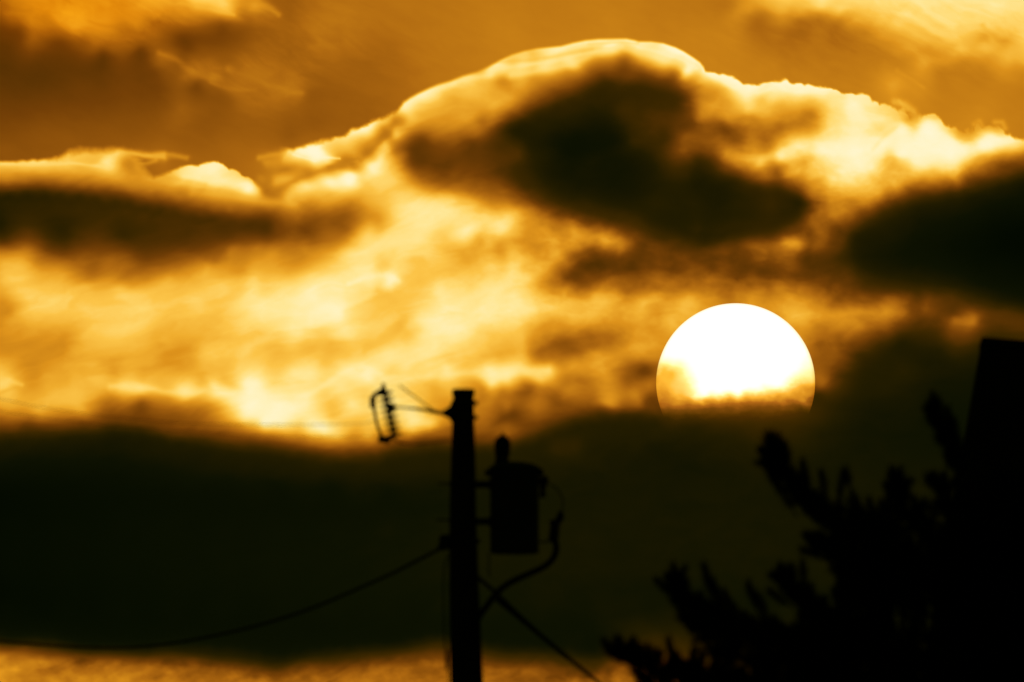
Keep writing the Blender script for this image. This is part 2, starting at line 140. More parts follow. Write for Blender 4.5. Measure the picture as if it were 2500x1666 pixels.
# soft strokes on the cloud layer: (value, width, opacity, points)
STROKES=[
 (12,26,.6,[(1740,560),(1850,548),(1920,522)]),
 (12,22,.5,[(1800,462),(1890,486),(1930,500)]),
 (90,9,.5,[(1560,112),(1620,124),(1670,146),(1700,162)]),
 (50,24,.35,[(1735,225),(1760,235),(1790,262),(1830,285)]),
 (24,36,.55,[(1035,372),(1130,390),(1230,400)]),
 (15,34,.55,[(1215,345),(1265,400),(1290,450)]),
 (32,24,.45,[(1045,432),(1130,455),(1250,478)]),
 (25,30,.4,[(1650,645),(1800,640),(1960,650),(2060,672)]),
 (92,15,.6,[(450,436),(520,444),(590,452),(628,466)]),
 (70,11,.5,[(470,472),(560,478),(640,494),(720,500)]),
 (22,26,.5,[(1040,375),(1120,388),(1200,380),(1260,370)]),
 (12,22,.5,[(1420,505),(1520,545),(1620,580)]),
 (17,22,.5,[(1650,600),(1700,622)]),
 (87,11,.55,[(1250,182),(1330,172),(1400,155),(1450,132),(1520,120),(1600,134),(1660,156)]),
 (92,8,.5,[(745,970),(800,935),(850,905),(885,893),(930,915)]),
 (90,11,.5,[(940,925),(1050,920),(1150,912),(1260,908),(1340,900)]),
 (94,7,.5,[(850,690),(900,675),(940,672),(972,684)]),
 (95,16,.4,[(760,780),(800,752),(830,740)]),
 (76,12,.45,[(925,705),(960,730),(965,775)]),
 (62,8,.25,[(200,915),(300,905),(380,895),(430,885)]),
 (62,5,.4,[(0,960),(60,940),(110,930)]),
 (64,9,.2,[(400,845),(440,832),(480,828),(560,825)]),
 (86,9,.5,[(270,945),(330,940),(400,955),(470,957),(550,950)]),
 (80,5,.5,[(0,925),(30,932),(55,942)]),
 (60,10,.6,[(1925,592),(1948,600)]),
 (13,26,.7,[(1365,1092),(1400,1090)]),
 (19,14,.6,[(1650,1014),(1760,1016),(1880,1006)]),
 (48,12,.6,[(2335,786),(2375,784)]),
 (66,12,.4,[(2000,775),(2080,765),(2160,765)]),
 (92,7,.5,[(990,262),(1020,240),(1060,222),(1110,205)]),
 (90,8,.5,[(1080,212),(1140,195),(1200,180)]),
 (88,5,.55,[(1200,166),(1280,160),(1360,148),(1440,128),(1520,116)]),
 (72,5,.35,[(1210,152),(1300,146),(1380,134),(1450,120)]),
 (76,6,.25,[(1330,142),(1400,128),(1470,116)]),
 (74,4,.3,[(1440,108),(1500,106),(1560,108)]),
 (94,5,.5,[(1560,118),(1620,130),(1670,148),(1705,168)]),
 (96,8,.5,[(1745,188),(1800,215),(1850,225),(1900,212),(1990,220)]),
 (50,7,.5,[(880,388),(920,352),(950,326),(965,300)]),
 (50,5,.45,[(800,408),(830,396),(875,384)]),
 (95,3,.6,[(715,378),(745,388),(765,394),(790,384),(830,386)]),
 (48,8,.5,[(680,468),(730,435),(790,415),(840,402)]),
 (62,7,.3,[(395,430),(440,440),(500,452)]),
 (84,5,.6,[(0,405),(80,402),(180,398),(260,408)]),
 (78,6,.3,[(2130,365),(2160,335),(2190,312),(2230,300),(2245,290)]),
 (80,8,.35,[(2000,10),(2150,40),(2300,70)]),
]
USTROKES=[
 (78,9,.75,[(290,376),(330,378),(370,382),(405,386)]),
 (66,7,.55,[(380,382),(415,385),(445,389),(462,392)]),
 (70,5,.45,[(318,398),(340,404),(362,402),(385,394)]),
 (58,4,.5,[(300,388),(325,396),(350,392)]),
 (70,8,.5,[(640,384),(668,378),(700,376),(740,372)]),
 (64,10,.4,[(660,398),(690,388),(730,380)]),
 (60,9,.45,[(655,392),(690,400),(720,410)]),
 (56,10,.5,[(640,440),(670,455),(700,445)]),
 (72,6,.5,[(430,5),(480,12),(530,22),(565,36)]),
 (62,7,.5,[(590,-5),(620,8),(650,24),(675,38)]),
 (70,7,.45,[(2395,70),(2420,110),(2460,135),(2500,158)]),
 (88,12,.4,[(2250,5),(2290,30),(2320,60)]),
 (50,8,.5,[(390,135),(430,150),(470,178),(520,190)]),
 (52,8,.5,[(560,165),(600,178),(650,205),(700,222),(735,225)]),
 (50,6,.4,[(520,200),(570,212),(620,215)]),
 (64,5,.35,[(2190,175),(2225,195),(2255,215)]),
]
# lit/dark borders: polyline, then (offset to its right, value at start, value at end)
EDGES=[
 ([(-60,450),(0,452),(100,450),(200,458),(300,470),(400,486),(500,502),(600,516),(680,524)],[(-15,52,48),(2,32,34),(20,12,22),(44,10,20)]),
 ([(-60,1054),(0,1052),(60,1048),(120,1050),(200,1040),(280,1032),(360,1040),(420,1056),(500,1064),(600,1080),(700,1092),(800,1104),(880,1106),(950,1096),(1010,1085),(1080,1078),(1150,1076),(1210,1082),(1290,1060),(1340,1035),(1400,1012),(1480,1003),(1560,1001),(1600,1003)],[(0,22,22),(22,11,12),(55,7,10)]),
 ([(-60,1580),(0,1583),(100,1590),(200,1600),(300,1605),(400,1610),(500,1613),(600,1622),(680,1634),(760,1622),(850,1618),(920,1608),(1000,1598),(1060,1590),(1150,1598),(1250,1612),(1350,1620),(1450,1628)],[(-60,4,6),(-30,6,8),(-12,12,14),(0,22,17),(16,37,26),(42,49,35)]),
 ([(1230,300),(1290,268),(1350,238),(1400,222),(1440,195),(1480,182),(1540,190),(1600,187),(1660,208),(1690,235),(1700,262)],[(0,24,26),(20,12,18),(45,9,16)]),
 ([(1985,498),(1972,540),(1915,574),(1860,588),(1800,600),(1730,620),(1660,612),(1600,590),(1540,560),(1450,535),(1370,520),(1300,485),(1240,450)],[(0,24,24),(28,12,13)]),
 ([(2060,590),(2080,555),(2130,525),(2190,500),(2260,475),(2330,458),(2400,440),(2450,425),(2540,400)],[(0,20,22),(25,11,10),(60,8,6)]),
 ([(2540,785),(2430,760),(2350,735),(2280,725),(2200,715),(2130,705),(2060,680)],[(0,17,18),(30,8,11)]),
]
def edge_points():
    out=[]
    for pts,offs in EDGES:
        p=np.array(pts,float); seg=np.hypot(*np.diff(p,axis=0).T); L=np.concatenate([[0],np.cumsum(seg)])
        for t in np.arange(0,L[-1],42):
            x=np.interp(t,L,p[:,0]); y=np.interp(t,L,p[:,1]); x2=np.interp(t+8,L,p[:,0]); y2=np.interp(t+8,L,p[:,1]); x1=np.interp(t-8,L,p[:,0]); y1=np.interp(t-8,L,p[:,1])
            n=np.array([-(y2-y1),x2-x1]); n/=np.hypot(*n)
            for o,a,b in offs:
                out.append((x+n[0]*o,y+n[1]*o,a+(b-a)*t/L[-1]))
    for x in range(-100,2700,130):
        for y in range(1190,1500,100):
            out.append((x,y,3.6+3.6*min(1,max(0,x/1300))*(1 if y<1400 else .8)))
    return np.array(out)
def cloud_points():
    A=parse(CLOUD); B=edge_points()
    keep=np.array([np.min(np.hypot(B[:,0]-a[0],B[:,1]-a[1]))>25 for a in A])
    keep&=~((A[:,1]>1110)&(A[:,1]<1560)&(A[:,0]<2600))
    return np.concatenate([A[keep],B])
def grid_eval(P,x0,x1,y0,y1,st):
    xs=np.arange(x0,x1+st,st); ys=np.arange(y0,y1+st,st)
    GX,GY=np.meshgrid(xs,ys); return tps(P,GX,GY)
def sample(G,X,Y,x0,y0,st):
    h,w=G.shape
    u=np.clip((X-x0)/st,1,w-3.001); v=np.clip((Y-y0)/st,1,h-3.001)
    i=u.astype(int); j=v.astype(int); fx=u-i; fy=v-j
    def cr(p0,p1,p2,p3,t): return p1+0.5*t*(p2-p0+t*(2*p0-5*p1+4*p2-p3+t*(3*(p1-p2)+p3-p0)))
    rows=[cr(*[G[j+b,i+a] for a in (-1,0,1,2)],fx) for b in (-1,0,1,2)]
    return cr(*rows,fy)
def sky_field(X,Y):
    x0,x1,y0,y1,st=-260,2760,-260,1960,8.0
    GC=grid_eval(cloud_points(),x0,x1,y0,y1,st); GU=grid_eval(parse(UPPER),x0,x1,y0,y1,st)
    # turbulence: slide the lookup
    wx=fbm(X/110,Y/65,11,4,.45); wy=fbm(X/110,Y/65,31,4,.45)
    Xw=X+wx*16; Yw=Y+wy*8
    c=sample(GC,Xw,Yw,x0,y0,st); u=sample(GU,X+wx*16,Y+wy*10,x0,y0,st)
    for val,w,o,p in STROKES:
        k=o*np.exp(-(segdist(X+wx*6,Y+wy*5,p)/w)**2); c=c*(1-k)+val/100*k
    for val,w,o,p in USTROKES:
        k=o*np.exp(-(segdist(X+wx*14,Y+wy*12,p)/w)**2); u=u*(1-k)+val/100*k
    # fine puffs and streaks
    n1a=fbm((X-.42*Y)/95+wx,(Y+.36*X)/27+wy,51,4,.45); n1b=fbm((X-.1*Y)/60+wx,(Y+.1*X)/30+wy,57,4,.45); kk=smooth((X-1050)/350); n1=n1a*(1-kk)+n1b*kk; n2=fbm(X/34,Y/26,71,3,.45)
    puff=np.exp(-((Y-560)/330)**2)*smooth((X-900)/500)
    foot=smooth((Y-1585)/30); amp=(0.042+0.035*puff+.05*foot)*smooth((c-.10)/.3)*(1-.55*smooth((c-.8)/.15))
    dome=np.exp(-((X-1400)/260)**2-((Y-140)/60)**2); amp=amp*(1-.75*dome)
    c=c+amp*(n1*.9+n2*.7*(.25+puff+foot))
    c=c+.006*n1*smooth((c-.03)/.06)
    wisp=smooth((u-.34)/.1)*np.clip(np.exp(-((X-560)/330)**2-((Y-130)/150)**2)+np.exp(-((X-2300)/400)**2-((Y-60)/110)**2)+np.exp(-((X-200)/260)**2-((Y-50)/90)**2),0,1)
    u=u+(.006+.05*wisp)*fbm((X*.9+Y*.45)/60+wx,(Y*.9-X*.42)/20+wy,91,4,.5)
    c=np.where(c>.88,.88+.085*np.tanh((c-.88)/.085),c)
    S=np.array([[float(q) for q in t.split(',')] for t in SKYLINE.split()])
    ys=np.interp(X,S[:,0],S[:,1]); so=np.interp(X,S[:,0],S[:,2]); bl=np.interp(X,S[:,0],S[:,3])
    b=(np.abs(fbm(X/26,Y/26,131,3,.5))*2.2-.6)*np.clip(6/so,0,1)+fbm(X/46,Y/40,151,3)*1.3
    sl=np.gradient(ys,axis=1)/np.maximum(np.abs(np.gradient(X,axis=1)),1e-3)
    d=(Y-ys)/np.sqrt(1+np.clip(sl,-2,2)**2)+bl*b
    m=smooth(d/so*.5+.5)
    wd=[(322,418),(345,408),(375,402),(405,394),(428,390),(440,398),(430,414),(400,424),(370,436),(345,430)]
    hole=smooth((sdist(X+wx*22,Y+wy*16,wd)+9)/22)
    wisps=[(10,.6,[(2185,250),(2210,256),(2230,272),(2238,290)]),(5,.5,[(2196,248),(2216,268)]),(7,.4,[(2380,305),(2392,298),(2398,310)]),(7,.45,[(2430,300),(2448,300),(2455,315)])]
    for w,o,p in wisps:
        k=o*np.exp(-(segdist(X,Y,p)/w)**2)*(1-m); u=u*(1-k)+.74*k
    v=u*(1-m)+c*m
    tint=np.exp(-((X-180)/330)**2-((Y-20)/110)**2)*(1-m)
    tint=np.clip(tint,0,1)
    return np.clip(v,0.0,1.0),tint
# ------------------------------------------------------------------ sky dome
def axis(a, b, step, lo_, hi_, grow=1.085):
    core = list(np.arange(a, b + step, step)); up = []; s = step; p = core[-1]
    while p < hi_: s *= grow; p += s; up.append(min(p, hi_))
    dn = []; s = step; p = core[0]
    while p > lo_: s *= grow; p -= s; dn.append(max(p, lo_))
    return np.array(dn[::-1] + core + up)
HALF = 180 * math.cos(math.radians(PITCH)) / DEG
gx = axis(-60, 2560, 3.2, 1250 - HALF, 1250 + HALF)
gy = axis(-60, 1726, 3.2, 833 - (90 - PITCH) / DEG, 833 + (PITCH + 1.4) / DEG)
GX, GY = np.meshgrid(gx, gy)
ci = np.clip(GX, -240, 2740); cj = np.clip(GY, -240, 1940)
inx = np.where((gx > -1500) & (gx < 4000))[0]; iny = np.where((gy > -1300) & (gy < 2900))[0]
sl = np.ix_(iny, inx)
def fold(q, top):        # beyond its edge the chart is read backwards, so the cloud goes on without a seam
    q = np.where(q < 0, -q, q); return np.where(q > top, 2 * top - q, q)
fx_, fy_ = GX[sl], GY[sl]
sway = smooth(np.maximum(np.maximum(-fx_, fx_ - 2500), np.maximum(-fy_, fy_ - 1666)) / 500)
fx_ = fx_ + sway * 160 * fbm(fx_ / 500, fy_ / 300, 351, 3); fy_ = fy_ + sway * 110 * fbm(fx_ / 500, fy_ / 300, 355, 3)
val, tnt = sky_field(np.clip(fold(fx_, 2500), 0, 2500), np.clip(fold(fy_, 1666), 0, 1666))
V = np.zeros(GX.shape); T = np.zeros(GX.shape); V[sl] = val; T[sl] = tnt
# beyond the chart the broken cloud goes on and the glow dies away from the sun
theta = np.hypot(GX - SUN_X, GY - SUN_Y) * DEG
dd = np.hypot(GX - 1250, GY - 833)
far = np.zeros(GX.shape); wsum = np.zeros(GX.shape) + 1e-6
for q, sc in enumerate((330., 800., 2000., 5000., 12500., 31000.)):
    wgt = np.exp(-(dd / (sc * 7)) ** 2) * (.5 + .5 * q / 2 if q < 2 else 1.0)
    far += wgt * fbm(GX / sc + 40, GY / (sc * .42) + 40, 311 + 7 * q, 2, .45); wsum += wgt ** 2
far = np.clip(.56 + 1.0 * far / np.sqrt(wsum), 0, 1)
far = (.10 + .80 * far) * (.055 + .52 * np.exp(-theta / 8.0) + .42 * np.exp(-(theta / 3.2) ** 2)) + .015
edge_t = 1055 + 150 * fbm(GX / 2600, GX * 0 + 3.3, 371, 3) - 200 * smooth((GX - 2500) / 700) + 26 * fbm(GX / 240, GY / 140, 375, 3)
edge_b = 1600 + 90 * fbm(GX / 1900, GX * 0 + 7.7, 381, 3) + 60 * smooth((GX - 2500) / 700)
dark = smooth((GY - edge_t) / 70) * smooth((edge_b - GY) / 60) * np.exp(-((GX - 1250) / 14000) ** 4)
far = far * (1 - dark) + .05 * dark
out = np.maximum(np.maximum(-GX, GX - 2500) / 1250, np.maximum(-GY / 520, (GY - 1666) / 700))
k = smooth(np.clip(out, 0, 1) ** .8 + .5 * fbm(GX / 420, GY / 260, 391, 3) * smooth(out * 4))
k = np.where(out >= 1, 1, k)
V = V * (1 - k) + far * k; T = T * (1 - k)

def sheet(name, ny, nx, co, keep=None):
    me = bpy.data.meshes.new(name)
    j, i = np.meshgrid(np.arange(ny - 1), np.arange(nx - 1), indexing='ij')
    q = np.stack([j * nx + i, j * nx + i + 1, (j + 1) * nx + i + 1, (j + 1) * nx + i], -1).reshape(-1, 4)
    idx = None
    if keep is not None:
        q = q[keep.reshape(-1)[q].any(1)]
        idx, inv = np.unique(q, return_inverse=True); q = inv.reshape(-1, 4); co = co[idx]
    me.vertices.add(len(co)); me.vertices.foreach_set("co", co.astype(np.float32).ravel())
    me.loops.add(q.size); me.loops.foreach_set("vertex_index", q.ravel().astype(np.int32))
    me.polygons.add(len(q)); me.polygons.foreach_set("loop_start", (np.arange(len(q)) * 4).astype(np.int32))
    me.update(calc_edges=True)
    me.polygons.foreach_set("use_smooth", np.ones(len(q), bool))
    return me, idx
def dome_co(gx_, gy_, R):
    A, E = az_el(gx_, gy_)
    return np.stack([R * np.sin(A) * np.cos(E), R * np.cos(A) * np.cos(E), EYE.z + R * np.sin(E)], -1).reshape(-1, 3)
def put(me, name, arr):
    at_ = me.attributes.new(name, 'FLOAT', 'POINT'); at_.data.foreach_set("value", arr.astype(np.float32).ravel())

def ramp_nodes(nt, vsock, tsock):
    N, L = nt.nodes, nt.links
    tc = N.new("ShaderNodeTexCoord"); mp = N.new("ShaderNodeMapping"); mp.inputs['Scale'].default_value = (1 / 90., 1 / 90., 1 / 55.)
    ns = N.new("ShaderNodeTexNoise"); ns.inputs['Scale'].default_value = 1.0; ns.inputs['Detail'].default_value = 4
    L.new(tc.outputs['Object'], mp.inputs[0]); L.new(mp.outputs[0], ns.inputs['Vector'])
    sub = N.new("ShaderNodeMath"); sub.operation = 'SUBTRACT'; sub.inputs[1].default_value = .5; L.new(ns.outputs[0], sub.inputs[0])
    mul = N.new("ShaderNodeMath"); mul.operation = 'MULTIPLY'; L.new(sub.outputs[0], mul.inputs[0])
    amp = N.new("ShaderNodeMath"); amp.operation = 'MULTIPLY'; amp.inputs[1].default_value = .05; L.new(vsock, amp.inputs[0]); L.new(amp.outputs[0], mul.inputs[1])
    add = N.new("ShaderNodeMath"); add.operation = 'ADD'; L.new(vsock, add.inputs[0]); L.new(mul.outputs[0], add.inputs[1])
    cr = N.new("ShaderNodeValToRGB"); e = cr.color_ramp.elements
    for n_, (p, r, g, b) in enumerate(RAMP):
        el = e[n_] if n_ < 2 else e.new(p)
        el.position = p; el.color = (lin(r), lin(g), lin(b), 1)
    # e.new keeps the order by position; set again in order
    for n_, (p, r, g, b) in enumerate(RAMP):
        e[n_].position = p; e[n_].color = (lin(r), lin(g), lin(b), 1)
    L.new(add.outputs[0], cr.inputs[0])
    mx = N.new("ShaderNodeMix"); mx.data_type = 'RGBA'; mx.blend_type = 'MULTIPLY'
    L.new(tsock, mx.inputs[0]); L.new(cr.outputs[0], mx.inputs[6]); mx.inputs[7].default_value = (1.05, .84, .22, 1)
    return mx.outputs[2]
def attr(nt, name):
    a = nt.nodes.new("ShaderNodeAttribute"); a.attribute_name = name; return a.outputs['Fac']

ms = bpy.data.materials.new("sky_glow"); ms.use_nodes = True; nt = ms.node_tree; nt.nodes.clear()
col = ramp_nodes(nt, attr(nt, "glow"), attr(nt, "amber"))
em = nt.nodes.new("ShaderNodeEmission"); nt.links.new(col, em.inputs[0]); em.inputs[1].default_value = 1.0
ou = nt.nodes.new("ShaderNodeOutputMaterial"); nt.links.new(em.outputs[0], ou.inputs[0])
R_SKY, R_SUN, R_BANK = 60000.0, 50000.0, 34000.0
me, _ = sheet("sky", len(gy), len(gx), dome_co(GX, GY, R_SKY))
put(me, "glow", V); put(me, "amber", T)
tag(link("sky", me, ms), "amber evening sky full of backlit cloud", None, None, "structure")

# ------------------------------------------------------------------ the sun
bm = bmesh.new(); bmesh.ops.create_uvsphere(bm, u_segments=128, v_segments=96, radius=R_SUN * math.tan(math.radians(SUN_R * DEG)))
me = bpy.data.meshes.new("sun"); bm.to_mesh(me); bm.free()
m = bpy.data.materials.new("sun_light"); m.use_nodes = True; nt = m.node_tree; nt.nodes.clear()
lw = nt.nodes.new("ShaderNodeLayerWeight"); lw.inputs[0].default_value = .5
cr = nt.nodes.new("ShaderNodeValToRGB"); e = cr.color_ramp.elements
e[0].position = .70; e[0].color = (1, .97, .90, 1); e[1].position = .985; e[1].color = (.76, .60, .30, 1)   # limb darkening
nt.links.new(lw.outputs['Facing'], cr.inputs[0])
em = nt.nodes.new("ShaderNodeEmission"); nt.links.new(cr.outputs[0], em.inputs[0]); em.inputs[1].default_value = 1.35
ou = nt.nodes.new("ShaderNodeOutputMaterial"); nt.links.new(em.outputs[0], ou.inputs[0])
o = link("sun", me, m, None, True); o.location = EYE + sun_dir * R_SUN
tag(o, "blazing white sun half sunk into the dark cloud bank", "sun")

# ------------------------------------------------------------------ the low cloud bank that swallows the sun's lower limb
VEIL = """1796,700,0 1700,780,0 1796,820,0 1900,780,0.05 1550,860,0 1560,900,0.1 1596,870,.5 1650,868,.5 1620,880,1.0 1640,898,1.4 1618,905,2.0 1640,912,2.1 1662,900,1.3 1680,905,.9 1700,898,.4 1608,930,2.1 1625,925,2.05 1660,925,1.6 1690,925,.9 1720,920,.25 1800,900,.05 1880,900,.3
1608,950,2.2 1640,945,1.9 1670,940,1.6 1690,950,1.2 1715,950,.5 1760,945,.4 1830,940,.4 1610,965,2.5 1630,960,2.4 1650,965,2.0 1680,962,1.7 1695,970,1.3 1720,964,.8 1760,960,.7 1800,960,.8 1850,950,.8 1900,944,.7 1620,975,2.8 1650,978,2.4 1690,978,2.1 1730,974,1.9 1780,972,2.0 1830,966,1.8 1880,957,1.6 1930,942,1.5 1960,938,1.9 1980,930,1.6 1984,945,2.3
1970,960,2.6 1940,955,2.2 1900,968,2.3 1850,976,2.5 1800,984,2.8 1750,988,2.9 1700,990,2.7 1650,990,2.8 1620,995,3.4 1640,1002,4.0 1700,1004,3.9 1750,1000,4.0 1800,998,4.0 1850,992,3.8 1880,985,3.0 1905,985,2.9 1940,975,2.7 1960,985,2.9 1900,996,4.2 1950,994,4.4 1800,1012,5.5 1700,1018,5.8 1620,1018,6 1950,1008,6 1800,1040,8 1600,1060,9 1950,1050,9 1800,1130,12
1940,850,.35 1980,880,.8 1978,905,1.1 1940,905,.6 1880,870,.25 1960,830,.4 2010,860,.6 2020,930,2 2040,980,4 1590,960,1.5 1580,1000,3.5 1570,1030,6 2050,900,1.5 2100,870,3"""
bx = np.concatenate([np.arange(-230, 1580, 4.5), np.arange(1580, 2010, 2.2), np.arange(2010, 2740, 4.5)]); by = np.arange(700, 1700, 3.4)
BX, BY = np.meshgrid(bx, by)
top = np.array([(-300,1050),(0,1048),(60,1044),(120,1046),(200,1036),(280,1028),(360,1036),(420,1052),(500,1060),(600,1076),(700,1088),(800,1100),(880,1102),(950,1092),(1010,1081),(1080,1074),(1150,1072),(1210,1078),(1290,1056),(1340,1031),(1400,1008),(1480,999),(1560,996),(1640,1000),(1960,990),(2010,960),(2060,890),(2110,845),(2200,800),(2300,800),(2500,800),(2800,800)], float)
low = np.array([(-300,1570),(0,1573),(200,1590),(400,1600),(600,1612),(680,1620),(850,1608),(1060,1580),(1250,1600),(1450,1618),(2500,1660),(2800,1660)], float)
wob = fbm(BX / 90, BY / 40, 411, 4, .5)
tau = 9 * smooth((BY - np.interp(BX, top[:, 0], top[:, 1]) + wob * 14) / 46) * smooth((np.interp(BX, low[:, 0], low[:, 1]) - BY + wob * 10) / 34)
P = parse(VEIL); P[:, 2] *= 100
def tps_lin(P, X, Y):
    S = 100.; x = P[:, 0] / S; y = P[:, 1] / S; v = P[:, 2] / 100
    kf = lambda r2: -np.sqrt(r2 + .004)
    A = np.ones((len(P) + 1, len(P) + 1)); A[:-1, :-1] = kf((x[:, None] - x) ** 2 + (y[:, None] - y) ** 2); A[-1, -1] = 0
    ww = np.linalg.solve(A, np.append(v, 0)); out = np.full(X.shape, ww[-1])
    for i in range(len(P)): out += ww[i] * kf((X / S - x[i]) ** 2 + (Y / S - y[i]) ** 2)
    return out
near = smooth((300 - np.hypot(BX - SUN_X, (BY - SUN_Y) * 1.0)) / 80)
n1 = fbm(BX / 34, BY / 16, 431, 5, .6); n2 = fbm(BX / 20, BY / 13, 451, 3, .5)
veil = tps_lin(P, BX + n1 * 8, BY + n2 * 3)
veil = np.maximum(veil, 0) * (1 + .03 * n2 + .06 * n1)
tau = tau * (1 - near) + np.maximum(veil, 0) * near
tau *= smooth((BX + 225) / 120) * smooth((2735 - BX) / 120)
tau = np.where(tau < .04, 0, tau)
XX, YY = GX, GY
def bil(F, x, y):       # dome value at a bank vertex
    i = np.clip(np.searchsorted(gx, x) - 1, 0, len(gx) - 2); j = np.clip(np.searchsorted(gy, y) - 1, 0, len(gy) - 2)
    fx = (x - gx[i]) / (gx[i + 1] - gx[i]); fy = (y - gy[j]) / (gy[j + 1] - gy[j])
    return (F[j, i] * (1 - fx) + F[j, i + 1] * fx) * (1 - fy) + (F[j + 1, i] * (1 - fx) + F[j + 1, i + 1] * fx) * fy
me, idx = sheet("cloud_bank", len(by), len(bx), dome_co(BX, BY, R_BANK), tau > 0)
put(me, "glow", bil(V, BX, BY).ravel()[idx]); put(me, "amber", np.zeros(len(idx))); put(me, "depth", tau.ravel()[idx])
m = bpy.data.materials.new("bank_cloud"); m.use_nodes = True; nt = m.node_tree; nt.nodes.clear(); N, L = nt.nodes, nt.links
col = ramp_nodes(nt, attr(nt, "glow"), attr(nt, "amber"))
dep = attr(nt, "depth"); dv = N.new("ShaderNodeMath"); dv.operation = 'DIVIDE'; dv.inputs[1].default_value = 6.2; L.new(dep, dv.inputs[0])
comb = N.new("ShaderNodeValToRGB"); e = comb.color_ramp.elements        # how much of the sun's light each thickness of cloud lets through
PASS = [(0, 1, 1, 1), (.6, .95, .93, .80), (1.0, .86, .83, .50), (1.4, .79, .63, .19), (2.0, .73, .35, .03), (2.4, .52, .21, .012), (3.0, .27, .08, .006), (3.9, .10, .03, .002), (5.2, .02, .007, 0), (6.1, 0, 0, 0)]
for n_, q in enumerate(PASS[:-2]): e.new(.01 + n_ * .01)
for n_, (p_, r, g, b) in enumerate(PASS): e[n_].position = p_ / 6.2; e[n_].color = (r, g, b, 1)
L.new(dv.outputs[0], comb.inputs[0])
tr = N.new("ShaderNodeBsdfTransparent"); L.new(comb.outputs[0], tr.inputs[0])
inv = N.new("ShaderNodeMix"); inv.data_type = 'RGBA'; inv.blend_type = 'SUBTRACT'; inv.inputs[0].default_value = 1
inv.inputs[6].default_value = (1, 1, 1, 1); L.new(comb.outputs[0], inv.inputs[7])
mu = N.new("ShaderNodeMix"); mu.data_type = 'RGBA'; mu.blend_type = 'MULTIPLY'; mu.inputs[0].default_value = 1
L.new(inv.outputs[2], mu.inputs[6]); L.new(col, mu.inputs[7])
em = N.new("ShaderNodeEmission"); L.new(mu.outputs[2], em.inputs[0])
ad = N.new("ShaderNodeAddShader"); L.new(em.outputs[0], ad.inputs[0]); L.new(tr.outputs[0], ad.inputs[1])
ou = N.new("ShaderNodeOutputMaterial"); L.new(ad.outputs[0], ou.inputs[0])
tag(link("cloud_bank", me, m), "long near-black bank of cloud across the lower sky, covering the sun's foot", None, None, "stuff")
# ------------------------------------------------------------------ materials of things
def surf(name, c1, c2, scale=8., rough=.7, metal=0., bump=.2, stretch=(1, 1, 1)):
    m = bpy.data.materials.new(name); m.use_nodes = True; nt = m.node_tree; N, L = nt.nodes, nt.links
    b = N["Principled BSDF"]; tc = N.new("ShaderNodeTexCoord"); mp = N.new("ShaderNodeMapping"); mp.inputs['Scale'].default_value = stretch
    n = N.new("ShaderNodeTexNoise"); n.inputs['Scale'].default_value = scale; n.inputs['Detail'].default_value = 6
    r = N.new("ShaderNodeValToRGB"); r.color_ramp.elements[0].position = .35; r.color_ramp.elements[1].position = .68
    r.color_ramp.elements[0].color = (*c1, 1); r.color_ramp.elements[1].color = (*c2, 1)
    L.new(tc.outputs['Object'], mp.inputs[0]); L.new(mp.outputs[0], n.inputs['Vector']); L.new(n.outputs[0], r.inputs[0]); L.new(r.outputs[0], b.inputs['Base Color'])
    b.inputs['Roughness'].default_value = rough; b.inputs['Metallic'].default_value = metal
    bp = N.new("ShaderNodeBump"); bp.inputs['Strength'].default_value = bump; bp.inputs['Distance'].default_value = .02
    L.new(n.outputs[0], bp.inputs['Height']); L.new(bp.outputs[0], b.inputs['Normal'])
    return m
M = dict(
    wood=surf("weathered_wood", (.05, .035, .025), (.11, .08, .06), 6, .85, 0, .5, (1, 1, .08)),
    steel=surf("galvanised_steel", (.10, .10, .10), (.17, .17, .16), 14, .55, .7, .1),
    tank=surf("grey_tank_paint", (.10, .11, .11), (.14, .15, .15), 5, .5, 0, .05),
    porcelain=surf("brown_porcelain", (.05, .025, .015), (.08, .04, .02), 5, .3, 0, .02),
    rubber=surf("black_cable_sheath", (.012, .012, .012), (.025, .025, .025), 20, .6, 0, .1),
    bark=surf("pine_bark", (.035, .022, .015), (.08, .05, .035), 9, .95, 0, .9, (1, 1, .4)),
    needle=surf("pine_needles", (.012, .03, .01), (.03, .055, .018), 3, .7, 0, 0),
    masonry=surf("sooty_render", (.05, .045, .04), (.10, .09, .08), 3, .95, 0, .6),
    ground=surf("dry_grass_earth", (.035, .04, .02), (.08, .07, .045), .35, 1., 0, .5),
)
def tube(bm, pts, rad, seg=10, caps=True):
    pts = [Vector(p) for p in pts]; n = len(pts)
    if not hasattr(rad, '__len__'): rad = [rad] * n
    rings = []; up = None
    for i, p in enumerate(pts):
        t = (pts[min(i + 1, n - 1)] - pts[max(i - 1, 0)]).normalized()
        if up is None: up = t.orthogonal().normalized()
        up = (up - t * up.dot(t)); up = up.normalized() if up.length > 1e-6 else t.orthogonal().normalized()
        s = t.cross(up)
        rings.append([bm.verts.new(p + (up * math.cos(a) + s * math.sin(a)) * rad[i]) for a in [2 * math.pi * q / seg for q in range(seg)]])
    for a, b in zip(rings[:-1], rings[1:]):
        for q in range(seg): bm.faces.new((a[q], a[(q + 1) % seg], b[(q + 1) % seg], b[q]))
    if caps:
        bm.faces.new(rings[0][::-1]); bm.faces.new(rings[-1])
def lathe(bm, base, prof, axis_=Vector((0, 0, 1)), seg=24):
    tube(bm, [Vector(base) + axis_ * z for z, r in prof], [max(r, .0008) for z, r in prof], seg)
